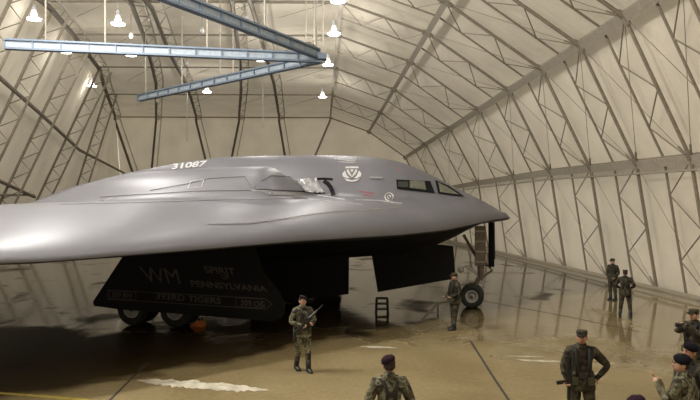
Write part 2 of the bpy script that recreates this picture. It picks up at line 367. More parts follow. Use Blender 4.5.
for (x, y, lab) in ((202, 31, 'small unlit fitting hanging between the two upper blue beams'), (187, 64, 'small unlit fitting hanging under the level blue beam'), (131, 36, 'small fitting right of the lamp above the blue beams'), (157, 101, 'small pale fitting hanging by the second rib')):
    p = pxz(x, y, 15.6); t = thing('hanging_fitting', lab, 'light fitting', p)
    mb = MB(); mb.lathe(p, [(.1, -.15), (.16, 0), (.08, .2)], 10); mb.build('globe', 'globe' if x in (131,) else 'hub', t, True)
    MB().tube([p+Vector((0, 0, .2)), (p.x, p.y, 17.1)], .03, 5).build('rod', 'truss', t)

# ------------------------------------------------------------------ blue overhead beams
def beam(p0, p1, lab, h, hang):
    p0 = Vector(p0); p1 = Vector(p1); t = thing('crane_beam', lab, 'beam', p0, 0, 'blue overhead beams'); up = Vector((0, 0, 1)); dr = (p1-p0).normalized(); sd = dr.cross(up).normalized()
    MB().bar(p0+up*h/2, p1+up*h/2, .34, .09).build('top_flange', 'blue_dk', t)
    MB().bar(p0-up*h/2, p1-up*h/2, .34, .10).build('bottom_flange', 'blue_dk', t)
    MB().bar(p0, p1, .06, h-.08).build('web', 'blue', t)
    L = (p1-p0).length; n = int(L/1.3)
    for q in range(n+1):
        c = p0+dr*(L*q/n); MB().bar(c-up*(h/2-.05), c+up*(h/2-.05), .26, .07, up=dr).build('stiffener', 'blue_dk', t)
    for f in hang:
        c = p0+dr*L*f; MB().tube([c+up*h/2, (c.x, c.y, 17.15)], .045, 6).build('hanger_rod', 'truss_pale', t)
beam(pxz(5, 44, 12.2), pxz(322, 58, 12.1), 'level pale blue overhead beam running from the left edge to the meeting point', .44, (.12, .3, .62, .98))
beam(pxz(60, -44, 12.2)+Vector((0, 0, .05)), pxz(318, 56, 12.2)+Vector((0, 0, .12)), 'long blue overhead beam descending from the top of the picture', .44, (.35, .7))
beam(pxz(139, 98, 12.2), pxz(318, 58, 12.2)+Vector((0, 0, -.05)), 'lower blue overhead beam slanting up to the right', .42, (.05, .3, .6))
p = pxz(322, 57, 12.15); t = thing('beam_joint', 'blue joint plate where the three overhead beams meet', 'bracket', p)
MB().box(p, (.5, .6, .3)).build('plate', 'blue_dk', t); MB().ball(p+Vector((-.7, 0, .5)), .35).build('coupling', 'truss', t)
t = thing('cable_set', 'three pale hanging cables with spreader bars above the meeting point of the blue beams', 'cable', pxd(314, 45, 39))
for x in (306, 314, 323):
    a = pxd(x, 46, 39); MB().tube([a, (a.x, a.y, 17.1)], .04, 5).build('cable', 'truss_pale', t)
for y in (34, 40):
    MB().tube([pxd(305, y, 39), pxd(324, y, 39)], .035, 5).build('spreader', 'truss_pale', t)
for x, y0, y1, lab in ((220, 32, 74, 'pale hanging rod between the blue beams'), (187, 100, 142, 'thin pale rod hanging left of the aircraft number'), (263, 92, 128, 'thin pale rod hanging above the engine bump')):
    d = 40 if y0 < 50 else 60; a = pxd(x, y1, d); setp(MB().tube([a, pxd(x, y0, d), (a.x, a.y, 17.1)], .04, 5).build('hanging_rod', 'truss_pale'), lab, 'rod')

# ------------------------------------------------------------------ the stealth bomber
K = 1.12
AN = math.radians(-15)
FV = Vector((math.cos(AN), math.sin(AN), 0)); RV = Vector((math.sin(AN), -math.cos(AN), 0)); NO = Vector((7.41, 25.2, 0))
def AC(s, r, z): q = NO-FV*s+RV*r; return Vector((q.x, q.y, z))
def toSR(p): v = Vector((p.x, p.y, 0))-NO; return -v.dot(FV), v.dot(RV)
TT = math.tan(math.radians(33))
TE = [(0, 21.0), (4.62, 18.0), (9.3, 21.0), (17.3, 15.8), (24.2, 20.28), (26.2, 17.02)]
TE = [(a*K, b*K) for a, b in TE]; RT = 26.2*K
ZLE = [(0, 3.52), (1, 3.46), (2, 3.32), (3.5, 3.13), (5.5, 3.02), (9, 2.96), (12, 2.84), (15, 2.74), (29, 3.1)]
CT = [(0, 3.52), (.5, 3.88), (1, 4.19), (2, 4.68), (3, 5.22), (4, 5.72), (5, 5.98), (6, 6.1), (8, 6.17), (10, 6.2), (12, 6.2), (14, 6.02), (16, 5.72), (18, 5.35), (20, 4.9), (22, 4.2), (23.6, 3.6)]
TW = [(0, 1.12), (5, 1.05), (9, .92), (14, .55), (19, .3), (29, .16)]
def foil(c): return 10*(.2969*math.sqrt(c)-.126*c-.3516*c*c+.2843*c**3-.1036*c**4)
def smooth(tab, x, h=.35): return sum(lerp(tab, x+q*h) for q in (-1, -.5, 0, .5, 1))/5 if x > h else lerp(tab, x)
def zs(s, r):
    r = abs(r); le = TT*r; te = lerp(TE, r); ch = max(te-le, .01); c = max(0, min(1, (s-le)/ch)); e = s-le
    zref = lerp(ZLE, r)*(1-c)+3.55*c; F = foil(c); T = lerp(TW, r)
    c0 = max(0, min(1, s/23.52)); base0 = 3.52*(1-c0)+3.55*c0+1.12*foil(c0)
    hump = smooth(CT, s)-base0
    wdt = 1.2+1.5*ss(0, 6, s)
    x = min(1, r/wdt); h = hump*(1-x*x)**2*ss(0, .5, e+.3*(r < .05)) if r > .05 else hump
    # engine nacelle behind the intake
    xn = min(1, abs(r-4.35)/2.15); hn = 1.12*(1-xn**2.6)**1.4*ss(6.9, 8.6, s)*(1-ss(13.5, 20.5, s))
    top = zref+T*F+max(h, -.3)+hn
    D = lerp([(0, 0), (1, .05), (2, .45), (3, .85), (4, 1.1), (6, 1.22), (14, 1.22), (19, .3), (22, 0)], s)
    wb = lerp([(0, .8), (3, 1.9), (8, 4.5), (11, 6.2)], s); xb = min(1, r/wb)
    bot = zref-.3*T*F-D*(1-xb**4)**2*ss(0, 2.2, e)
    return top, min(bot, top)
bomber = thing('stealth_bomber', 'grey flying wing stealth bomber parked on the wet floor with its nose to the right', 'aircraft', AC(11, 0, 0))
mb = MB()
rs = [0, .1, .2, .35, .5]+[.5+.2*q for q in range(1, 46)]+[9.5+.45*(q+1) for q in range(0, 43)]+[RT-.3, RT]
rs = [r for r in rs if r <= RT]
NC = 96
cs = [(1-math.cos(PI*(q/NC)**1.0))/2 for q in range(NC+1)]
cs = [.5*c+.5*(q/NC)**1.6 for q, c in enumerate(cs)]
allr = [-r for r in rs[:0:-1]]+rs
top = []; bot = []
for r in allr:
    le = TT*abs(r); te = lerp(TE, abs(r)); te = max(te, le+.02)
    tr = []; br = []
    for c in cs:
        s = le+(te-le)*c; a, b = zs(s, r)
        tr.append(AC(s, r, a)); br.append(AC(s, r, b))
    top.append(tr); bot.append(br)
n = NC+1; nr = len(allr)
vt = [v for row in top for v in row]; vb = [v for row in bot for v in row]
q4 = [(i*n+j, i*n+j+1, (i+1)*n+j+1, (i+1)*n+j) for i in range(nr-1) for j in range(NC)]
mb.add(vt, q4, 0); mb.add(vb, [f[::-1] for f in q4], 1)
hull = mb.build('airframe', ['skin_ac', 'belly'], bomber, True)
bm = bmesh.new(); bm.from_mesh(hull.data); bmesh.ops.remove_doubles(bm, verts=bm.verts, dist=.004); bmesh.ops.recalc_face_normals(bm, faces=bm.faces); bm.to_mesh(hull.data); bm.free()

def hit(px, py, off=.025, lo=8.0):
    y = lo; prev = None
    while y < 42:
        p = pxd(px, py, y); s, r = toSR(p)
        if abs(r) < RT and TT*abs(r) <= s <= lerp(TE, abs(r)):
            a, b = zs(s, r)
            if p.z <= a and (p.z >= b or prev):
                for _ in range(18):
                    m_ = (y+y-.05)/2
                    break
                l2, h2 = y-.05, y
                for _ in range(16):
                    m_ = (l2+h2)/2; q = pxd(px, py, m_); s2, r2 = toSR(q)
                    if TT*abs(r2) <= s2 and q.z <= zs(s2, r2)[0]: h2 = m_
                    else: l2 = m_
                q = pxd(px, py, l2); s2, r2 = toSR(q)
                e = .05; nx = (zs(s2+e, r2)[0]-zs(s2-e, r2)[0])/(2*e); nr_ = (zs(s2, r2+e)[0]-zs(s2, r2-e)[0])/(2*e)
                nv = Vector((0, 0, 1))+FV*nx-RV*nr_; nv.normalize()
                return q+nv*off
        y += .05
    return None
def stroke(name, pts, wpx, m, off=.02, parent=bomber, cl=False):
    dense = []
    if cl: pts = pts+[pts[0]]
    for (a, b), (c, d) in zip(pts, pts[1:]):
        k = max(1, int(math.hypot(c-a, d-b)/4))
        dense += [(a+(c-a)*q/k, b+(d-b)*q/k) for q in range(k)]
    dense.append(pts[-1]); P = [hit(x, y, off) for x, y in dense]; P = [p for p in P if p is not None]
    if len(P) < 2: return None
    vs = []; fs = []
    for i, p in enumerate(P):
        t = P[min(i+1, len(P)-1)]-P[max(i-1, 0)]
        tw = Vector((0, 0, CH))-p; sd = t.cross(tw).normalized()*wpx/2*p.y/FX
        vs += [p-sd, p+sd]
    fs = [(2*i, 2*i+1, 2*i+3, 2*i+2) for i in range(len(P)-1)]
    return MB().add(vs, fs).build(name, m, parent)
def patch(name, quad, m, nx=6, ny=4, off=.03, parent=bomber, smooth=True):
    vs = []; 
    for j in range(ny+1):
        for i in range(nx+1):
            u, v = i/nx, j/ny
            a = [quad[0][k]*(1-u)+quad[1][k]*u for k in (0, 1)]; b = [quad[3][k]*(1-u)+quad[2][k]*u for k in (0, 1)]
            h = hit(a[0]*(1-v)+b[0]*v, a[1]*(1-v)+b[1]*v, off)
            if h is None: h = vs[-1] if vs else AC(3, 1, 4.5)
            vs.append(h)
    fs = [(j*(nx+1)+i, j*(nx+1)+i+1, (j+1)*(nx+1)+i+1, (j+1)*(nx+1)+i) for j in range(ny) for i in range(nx)]
    return MB().add(vs, fs).build(name, m, parent, smooth)
def text_geo(s, bold=.0):
    cu = bpy.data.curves.new('t', 'FONT'); cu.body = s; cu.size = 1; cu.offset = bold; cu.resolution_u = 3; cu.fill_mode = 'FRONT'
    o = bpy.data.objects.new('t', cu); COL.objects.link(o); dg = bpy.context.evaluated_depsgraph_get(); me = bpy.data.meshes.new_from_object(o.evaluated_get(dg))
    vs = [v.co.copy() for v in me.vertices]; fs = [tuple(p.vertices) for p in me.polygons]
    bpy.data.objects.remove(o); bpy.data.curves.remove(cu); bpy.data.meshes.remove(me)
    x0 = min(v.x for v in vs); x1 = max(v.x for v in vs); y0 = min(v.y for v in vs); y1 = max(v.y for v in vs)
    return [((v.x-x0)/(x1-x0), (v.y-y0)/(y1-y0)) for v in vs], fs
def text_px(name, s, quad, m, bold=.02):   # quad: top-left, top-right, bottom-right, bottom-left
    uv, fs = text_geo(s, bold); vs = []
    for u, v in uv:
        v = 1-v
        a = [quad[0][k]*(1-u)+quad[1][k]*u for k in (0, 1)]; b = [quad[3][k]*(1-u)+quad[2][k]*u for k in (0, 1)]
        vs.append(hit(a[0]*(1-v)+b[0]*v, a[1]*(1-v)+b[1]*v, .035) or AC(3, 1, 4.5))
    return MB().add(vs, fs).build(name, m, bomber)
# markings and panel lines
setp(text_px('tail_number', '31087', [(173, 164.5), (208, 161), (205, 167), (172, 170)], 'mark', .03), 'white aircraft number')
stroke('access_mark', [(191, 182), (204, 180.5), (202, 187.5), (188, 188.5)], .8, 'mark', .03, cl=True)
stroke('panel_line', [(100, 197.5), (140, 195), (197, 191.5), (252, 190.7)], .7, 'line')
stroke('panel_line', [(150, 191), (186, 184.5), (209, 179), (245, 177), (252, 189)], .7, 'line')
stroke('panel_line', [(254, 189), (261, 182), (271, 176.3), (290, 177), (300, 184), (304, 192)], .8, 'line')
stroke('panel_line', [(60, 205), (150, 203), (240, 200), (300, 199)], .5, 'patch')
stroke('sealant_line', [(250, 190.6), (262, 191), (300, 193), (322, 196), (345, 200)], .9, 'pale_line')
stroke('sealant_line', [(268, 222), (304, 216), (336, 212), (372, 210), (405, 207)], .9, 'pale_line')
stroke('sealant_line', [(292, 197), (320, 201), (345, 203), (362, 205)], .8, 'pale_line')
stroke('sealant_line', [(355, 200), (380, 201), (402, 204)], .8, 'pale_line')
stroke('sealant_line', [(100, 202), (116, 197), (112, 199)], 1.0, 'pale_line')
patch('access_panel', [(228, 218.6), (292, 218), (250, 224), (206, 224.5)], 'patch', off=.015)
patch('access_panel', [(262, 191.5), (298, 193), (298, 196), (268, 195)], 'patch', off=.015)
for x in (269, 274, 283, 293, 298): stroke('rivet_mark', [(x, 193.5), (x+1.3, 193.6)], 1.2, 'mark', .03)
stroke('sawtooth_line', [(334, 159), (355, 161.5), (356, 157)], .8, 'pale_line'); stroke('sawtooth_line', [(338, 162), (355, 163)], .5, 'pale_line')
# unit badge on the shoulder: shield, wings and lower scroll
def badge(parts, nm, m):
    mb = MB()
    for poly in parts:
        vs = [hit(352+x, 174+y, .03) for x, y in poly]
        mb.add(vs, [tuple(range(len(vs)))])
    return mb.build(nm, m, bomber)
badge([[(-6, -7), (6, -7), (7, -5.2), (-7, -5.2)], [(-9.5, 0), (-7, -3), (-5, 2), (-2, 5), (-5, 4.5), (-9, 3)], [(9.5, 0), (7, -3), (5, 2), (2, 5), (5, 4.5), (9, 3)],
       [(-5.5, -3), (-4, -4.5), (-.5, 1.5), (0, 4), (-3.5, 1)], [(5.5, -3), (4, -4.5), (.5, 1.5), (0, 4), (3.5, 1)], [(-2, -4), (2, -4), (0, -1)],
       [(-8, 4.5), (-4, 6), (0, 6.8), (4, 6), (8, 4.5), (5, 7.5), (0, 8.2), (-5, 7.5)]], 'shield_badge', 'mark')
pts = [(389+4.1*math.cos(a*PI/8), 197.5+4.1*math.sin(a*PI/8)) for a in range(17)]; stroke('roundel', pts, .9, 'pale_line', .03)
pts = [(389+1.6*math.cos(a*PI/4), 197.5+1.6*math.sin(a*PI/4)) for a in range(9)]; stroke('roundel', pts, .9, 'pale_line', .03)
patch('name_stencil', [(370, 177), (383, 177.2), (383, 179.6), (370, 179)], 'patch', off=.03); stroke('name_stencil', [(370, 178), (383, 178.4)], 1.2, 'pale_line', .035)
stroke('warning_stencil', [(359, 192), (366, 193), (375, 194)], 1.3, 'red', .035); stroke('warning_stencil', [(363, 196), (372, 197)], .9, 'red', .035)
stroke('warning_stencil', [(397, 170), (401, 171)], 1.3, 'red', .035)
# cockpit windows
wf = patch('cockpit_window', [(396, 180), (430, 181.5), (434.5, 193.5), (397, 189.5)], 'black', off=.03); 
ORG[wf.name] = ORG[bomber.name]
patch('pane', [(409.5, 181.5), (424, 182), (426, 190.8), (409.5, 188.6)], 'glass', parent=wf, off=.05)
patch('pane', [(398, 182.5), (408, 182.5), (408, 188.2), (398, 187.6)], 'glass_dk', parent=wf, off=.05)
wf = patch('cockpit_window', [(435, 180.5), (449, 186.5), (464, 197), (438, 194)], 'black', off=.03); ORG[wf.name] = ORG[bomber.name]
patch('pane', [(437.5, 183), (447, 188), (459, 195.7), (440, 193)], 'glass', parent=wf, off=.05)
# intake: dark lip gap, crinkled covers
setp(patch('intake_cover', [(258, 183), (296, 178), (303, 192), (255, 190)], 'skin_ac', 10, 6, .05), 'grey panel over the engine intake')
cv = patch('intake_cover', [(297, 180), (316, 180), (325, 195), (303, 193.5)], 'plastic', 12, 8, .09, smooth=False); setp(cv, 'crinkled silver film over the intake mouth')
for v in cv.data.vertices: v.co += Vector((random.uniform(-.02, .02), random.uniform(-.02, .02), random.uniform(-.05, .05)))
stroke('intake_lip', [(317, 180.2), (325, 180), (333, 180.6)], 2.0, 'black', .07)
stroke('intake_lip', [(324, 182), (328, 185), (331, 189), (332.5, 193), (333.5, 197.5)], 4.2, 'black', .07)

# gear doors
def panel(name, sz, r, m, thick=.08, bev=0):
    poly = [AC(s, r+dr, z) for s, z, dr in sz]
    return MB().prism(poly, RV*thick).build(name, m, bomber)
rD = 7.7
def dpx(px, py):   # pixel onto the main door's outer plane
    lo, hi = 10, 30
    for _ in range(50):
        m_ = (lo+hi)/2; s, r = toSR(pxd(px, py, m_))
        if r > rD+.06: lo = m_
        else: hi = m_
    return pxd(px, py, m_)
def off_door(p): return p+RV*.012
dp = [dpx(*q) for q in [(126, 251), (122.5, 256.5), (92.5, 302), (94, 306), (120, 309.5), (180, 314), (240, 319), (272, 321.5), (280, 319), (284, 313), (284, 303), (279, 293), (262, 270), (255, 248)]]
dp = [p-RV*.05 for p in dp]
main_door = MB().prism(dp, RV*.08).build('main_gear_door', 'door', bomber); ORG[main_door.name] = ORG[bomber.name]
setp(main_door, 'black lettered main landing gear door')
def text_door(name, s, quad, bold=.02, m='door_mark'):
    uv, fs = text_geo(s, bold); vs = []
    for u, v in uv:
        v = 1-v; a = [quad[0][k]*(1-u)+quad[1][k]*u for k in (0, 1)]; b = [quad[3][k]*(1-u)+quad[2][k]*u for k in (0, 1)]
        vs.append(off_door(dpx(a[0]*(1-v)+b[0]*v, a[1]*(1-v)+b[1]*v)))
    MB().add(vs, fs).build(name, m, main_door)
text_door('lettering', 'WM', [(139, 267), (177, 269), (181, 284), (147, 282.5)], .0)
text_door('lettering', 'SPIRIT', [(203, 266), (234, 268), (236, 275), (206, 273)])
text_door('lettering', 'OF', [(221, 274.5), (229, 275), (230, 279.5), (222, 279)])
text_door('lettering', 'PENNSYLVANIA', [(190, 280), (266, 286), (268, 292), (192, 286.5)])
text_door('lettering', '393RD TIGERS', [(156, 292.5), (221, 298), (221, 304), (156, 299)])
text_door('lettering', '509 BW', [(112, 291.8), (133, 293), (133, 298.5), (112, 297.2)])
text_door('lettering', '509 OG', [(241, 299.5), (265, 301.5), (265, 307.5), (241, 305.5)])
def door_line(pts, wpx):
    mb = MB(); pts = pts+[pts[0]]
    for a, b in zip(pts, pts[1:]):
        dx, dy = b[0]-a[0], b[1]-a[1]; l = math.hypot(dx, dy); ox, oy = -dy/l*wpx/2, dx/l*wpx/2
        mb.add([off_door(dpx(*q)) for q in [(a[0]+ox, a[1]+oy), (b[0]+ox, b[1]+oy), (b[0]-ox, b[1]-oy), (a[0]-ox, a[1]-oy)]], [(0, 1, 2, 3)])
    mb.build('stripe_border', 'door_mark', main_door)
door_line([(108, 290), (265, 298.5), (272, 304), (266, 309), (108, 299)], .7); door_line([(109.5, 290.6), (136, 292), (136, 300), (109.5, 298.5)], .6); door_line([(236, 297.6), (262, 299), (262, 308), (236, 306.6)], .6)
# weapons bay door (black block) and nose gear door, hanging below the belly
def poly_on(r, pp):
    out = []
    for px, py in pp:
        lo, hi = 10, 40
        for _ in range(50):
            m_ = (lo+hi)/2
            if toSR(pxd(px, py, m_))[1] > r: lo = m_
            else: hi = m_
        out.append(pxd(px, py, m_))
    return out
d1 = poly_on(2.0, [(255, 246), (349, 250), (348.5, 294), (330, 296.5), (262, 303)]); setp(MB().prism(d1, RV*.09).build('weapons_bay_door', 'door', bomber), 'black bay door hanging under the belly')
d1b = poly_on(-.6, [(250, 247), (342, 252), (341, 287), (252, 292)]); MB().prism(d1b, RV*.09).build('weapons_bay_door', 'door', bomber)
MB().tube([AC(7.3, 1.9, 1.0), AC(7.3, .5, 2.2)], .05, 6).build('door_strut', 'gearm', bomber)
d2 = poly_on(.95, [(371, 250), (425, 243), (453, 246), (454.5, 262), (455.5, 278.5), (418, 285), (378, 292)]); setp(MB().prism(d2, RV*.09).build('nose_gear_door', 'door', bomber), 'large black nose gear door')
# nose gear
def wheel(c, R_, W_, parent, nm='wheel'):
    w_ = MB().lathe(c-RV*W_/2, [(R_*.5, W_*.42), (R_*.56, 0), (R_*.86, 0), (R_*.97, W_*.14), (R_, W_*.35), (R_, W_*.65), (R_*.97, W_*.86), (R_*.86, W_), (R_*.56, W_), (R_*.5, W_*.58)], 28, axis=RV).build(nm, 'tyre', parent, True)
    ORG[w_.name] = ORG[bomber.name]
    mb = MB(); mb.lathe(c-RV*(W_/2-.02), [(R_*.2, -.03), (R_*.5, 0), (R_*.54, W_-.06), (R_*.36, W_-.05), (R_*.32, W_-.14), (R_*.16, W_-.1), (R_*.14, W_), (0.01, W_+.01)], 24, axis=RV)
    mb.build('hub', 'strut', w_, True)
    MB().lathe(c+RV*(W_/2-.03), [(R_*.44, 0), (R_*.45, .025), (R_*.52, .03), (R_*.54, 0)], 28, axis=RV).build('rim_ring', 'hub', w_, True)
    MB().lathe(c+RV*(W_/2-.05), [(R_*.2, 0), (R_*.18, .05), (R_*.05, .06)], 16, axis=RV).build('hub_cap', 'hub', w_, True)
    a0 = FV; b0 = Vector((0, 0, 1))
    mb = MB()
    for q in range(8):
        a = q*PI/4; e = a0*math.cos(a)+b0*math.sin(a); mb.bar(c+RV*(W_/2-.05)+e*R_*.18, c+RV*(W_/2-.05)+e*R_*.45, .03, .03)
    mb.build('spokes', 'gearm', w_)
    return w_
cn = pxd(472, 293, 25.35); cn.z = .46
gear = MB()
wheel(cn+RV*.28, .46, .28, bomber); wheel(cn-RV*.30, .46, .28, bomber)
axc = cn-RV*.01
ng = MB(); ng.tube([axc+Vector((0, 0, 0)), axc+Vector((0, 0, .7))+FV*.25], .09, 10); ng.tube([axc-RV*.35, axc+RV*.35], .06, 8); o = ng.build('axle_fork', 'strut', bomber)
up = axc+FV*.32; ng = MB(); ng.tube([up+Vector((0, 0, .6)), up+FV*.03+Vector((0, 0, 1.5)), up+FV*.05+Vector((0, 0, 2.75))], [.10, .17, .17], 12); ng.build('strut', 'strut', bomber)
c = up+FV*.0+Vector((0, 0, 1.95)); MB().bar(c+RV*.22-Vector((0, 0, .75)), c+RV*.22+Vector((0, 0, .8)), .42, .08, up=RV).build('strut_fairing', 'strut', bomber, bevel=.02)
for k in range(4): MB().bar(c+RV*.28+Vector((0, 0, -.6+.4*k))-FV*.18, c+RV*.28+Vector((0, 0, -.6+.4*k))+FV*.18, .05, .05).build('clamp', 'gearm', bomber)
a = up+FV*.42; ng = MB(); ng.tube([a+Vector((0, 0, 1.15)), a+Vector((0, 0, 2.9))], .12, 10); ng.tube([a+Vector((0, 0, 1.15)), a+Vector((0, 0, 1.3))-FV*.4], .05, 8); ng.build('steering_actuator', 'black', bomber)
MB().bar(a+FV*.12+Vector((0, 0, 1.45)), a+FV*.10+Vector((0, 0, 2.9)), .06, .2, up=RV).build('forward_gear_door', 'door', bomber)
MB().tube([up+Vector((0, 0, 1.25)), up-FV*.65+Vector((0, 0, 2.4))], .06, 8).build('drag_brace', 'strut', bomber)
MB().tube([up-FV*.3+Vector((0, 0, 1.0)), up-FV*.55+Vector((0, 0, 2.3))], .03, 6).build('hydraulic_line', 'gearm', bomber)
mb = MB(); mb.tube([up+Vector((0, 0, .8))-FV*.05, up-FV*.55+Vector((0, 0, 1.15)), up-FV*.75+Vector((0, 0, 1.0))], .055, 8); mb.ball(up-FV*.75+Vector((0, 0, 1.0)), .13); mb.build('taxi_light', 'hub', bomber, True)
mb = MB(); mb.tube([up+FV*.1+Vector((0, 0, .75)), up+FV*.45+Vector((0, 0, 1.0)), up+FV*.2+Vector((0, 0, 1.3))], .05, 8); mb.build('torque_link', 'strut', bomber)
# main gear: four-wheel bogies each side
for sg in (1, -1):
    for k in (0, 1):
        for j in (0, 1):
            c = pxd((134, 177)[k], 313.5, (21.3, 20.9)[k]) if sg > 0 else AC((12.5, 11.0)[k], -6.8, 0)
            c = c-RV*(.62*j); c.z = .56; wheel(c, .56, .36, bomber)
    c = AC(11.75, 6.7*sg, .56) if sg < 0 else (pxd(134, 313, 21.3)+pxd(177, 313, 20.9))/2-RV*.3; c.z = .56
    MB().bar(c-FV*.85, c+FV*.85, .2, .22).build('bogie_beam', 'strut', bomber)
    MB().tube([c, (c.x, c.y, 2.6)], [.12, .17], 12).build('main_strut', 'strut', bomber)
    MB().tube([c+Vector((0, 0, .7)), c+FV*1.3+Vector((0, 0, 2.0))], .07, 8).build('drag_brace', 'strut', bomber)
dd = [AC(s, -7.7, z) for s, z in ((13.2, 2.4), (13.7, .6), (9.0, .5), (8.6, .9), (9, 2.4))]; MB().prism(dd, RV*.08).build('main_gear_door', 'door', bomber)

# ------------------------------------------------------------------ ground equipment and floor marks
def chock(c, rz, lab):
    t = thing('wheel_chock', lab, 'wheel chock', c, rz)
    MB().prism([(-.22, 0, 0), (.22, 0, 0), (.16, 0, .2), (.04, 0, .2)], (0, .4, 0)).build('wedge', 'orange', t, local=True, bevel=.015)
    MB().tube([(.1, -.15, .2), (.1, -.15, .27), (.1, .15, .27), (.1, .15, .2)], .018, 6).build('handle', 'black', t, local=True)
chock(pxz(198, 326, 0), -.25, 'orange wheel chock beside the front main wheel under the lettered door')
st = pxz(382, 313, 0)
t = thing('step_stand', 'small dark metal step stand on the floor beyond the gear door', 'step stand', st)
for sx in (-.22, .22):
    for sy in (-.2, .2): MB().bar((sx, sy, 0), (sx*.9, sy*.9, .55), .04, .04).build('leg', 'gun', t, local=True)
for z in (.15, .35, .55): MB().box((0, 0, z), (.44, .42, .03)).build('shelf', 'gun', t, local=True)
t = thing('tow_bar', 'thin tow bar lying from the nose wheel towards the left', 'tow bar', pxz(420, 322, 0))
a = pxz(420, 322, .06); b = pxd(438, 302, 23.5); b.z = .42; c = pxd(460, 303, 24.4); c.z = .4
MB().tube([a, b], .035, 8).build('arm', 'strut', t); MB().tube([b, c], .04, 8).build('arm', 'strut', t); MB().tube([b, (b.x, b.y, .0)], .03, 6).build('prop', 'strut', t)
def quadf(nm, pp, m, lab, cat, z=.004):
    o = MB().add([pxz(x, y, z) for x, y in pp], [tuple(range(len(pp)))]).build(nm, m, floor)
    return o
def ragged(nm, pp, wd, m, z=.004):
    vs = []; n_ = 40; P = [pxz(x, y, z) for x, y in pp]; seg = len(P)-1
    for i in range(n_+1):
        f = i/n_*seg; k = min(int(f), seg-1); p = P[k].lerp(P[k+1], f-k); ww = wd*(.55+.45*random.random())*min(1, 4*i/n_+.15, 4*(1-i/n_)+.1)
        vs += [p+Vector((0, ww*random.uniform(.35, .65), 0)), p-Vector((0, ww*random.uniform(.35, .65), 0))]
    MB().add(vs, [(2*i, 2*i+1, 2*i+3, 2*i+2) for i in range(n_)]).build(nm, m, floor)
ragged('paint_mark', [(137, 380), (180, 383.5), (225, 387), (268, 390)], .62, 'wpaint')
ragged('paint_mark', [(360, 346.5), (380, 347), (398, 348)], .30, 'wpaint')
ragged('paint_mark', [(516, 359.5), (540, 361), (565, 361.5)], .22, 'wpaint'); ragged('paint_mark', [(504, 356), (546, 356.6)], .1, 'wpaint'); ragged('paint_mark', [(594, 373), (604, 373.6)], .14, 'wpaint')
ragged('yellow_line', [(-30, 391), (20, 394.5), (62, 398), (110, 401.5)], .16, 'ypaint')
def joint(pp, wpx=1.0):
    P = [pxz(x, y, .003) for x, y in pp]; mb = MB()
    for a, b in zip(P, P[1:]):
        s_ = (b-a).cross(Vector((0, 0, 1))).normalized()*.03; mb.add([a-s_, b-s_, b+s_, a+s_], [(0, 1, 2, 3)])
    mb.build('floor_joint', 'joint', floor)
joint([(148, 362), (130, 380), (112, 398), (100, 410)]); joint([(470, 340), (492, 375), (510, 402)]); joint([(478, 300), (560, 315), (640, 332)])

# ------------------------------------------------------------------ people
def skin_body(J, R, E):
    me = bpy.data.meshes.new('b'); names = list(J); idx = {k: i for i, k in enumerate(names)}
    me.from_pydata([J[k] for k in names], [(idx[a], idx[b]) for a, b in E], [])
    o = bpy.data.objects.new('b', me); COL.objects.link(o)
    o.modifiers.new('s', 'SKIN'); sv = me.skin_vertices[0].data
    for k in names: sv[idx[k]].radius = (R[k], R[k]); 
    sv[idx['pelvis']].use_root = True
    ssf = o.modifiers.new('u', 'SUBSURF'); ssf.levels = 1; ssf.render_levels = 1
    dg = bpy.context.evaluated_depsgraph_get(); m2 = bpy.data.meshes.new_from_object(o.evaluated_get(dg))
    vs = [v.co.copy() for v in m2.vertices]; fs = [list(p.vertices) for p in m2.polygons]
    bpy.data.objects.remove(o); bpy.data.meshes.remove(me); bpy.data.meshes.remove(m2)
    return vs, fs
def V(*a): return Vector(a)
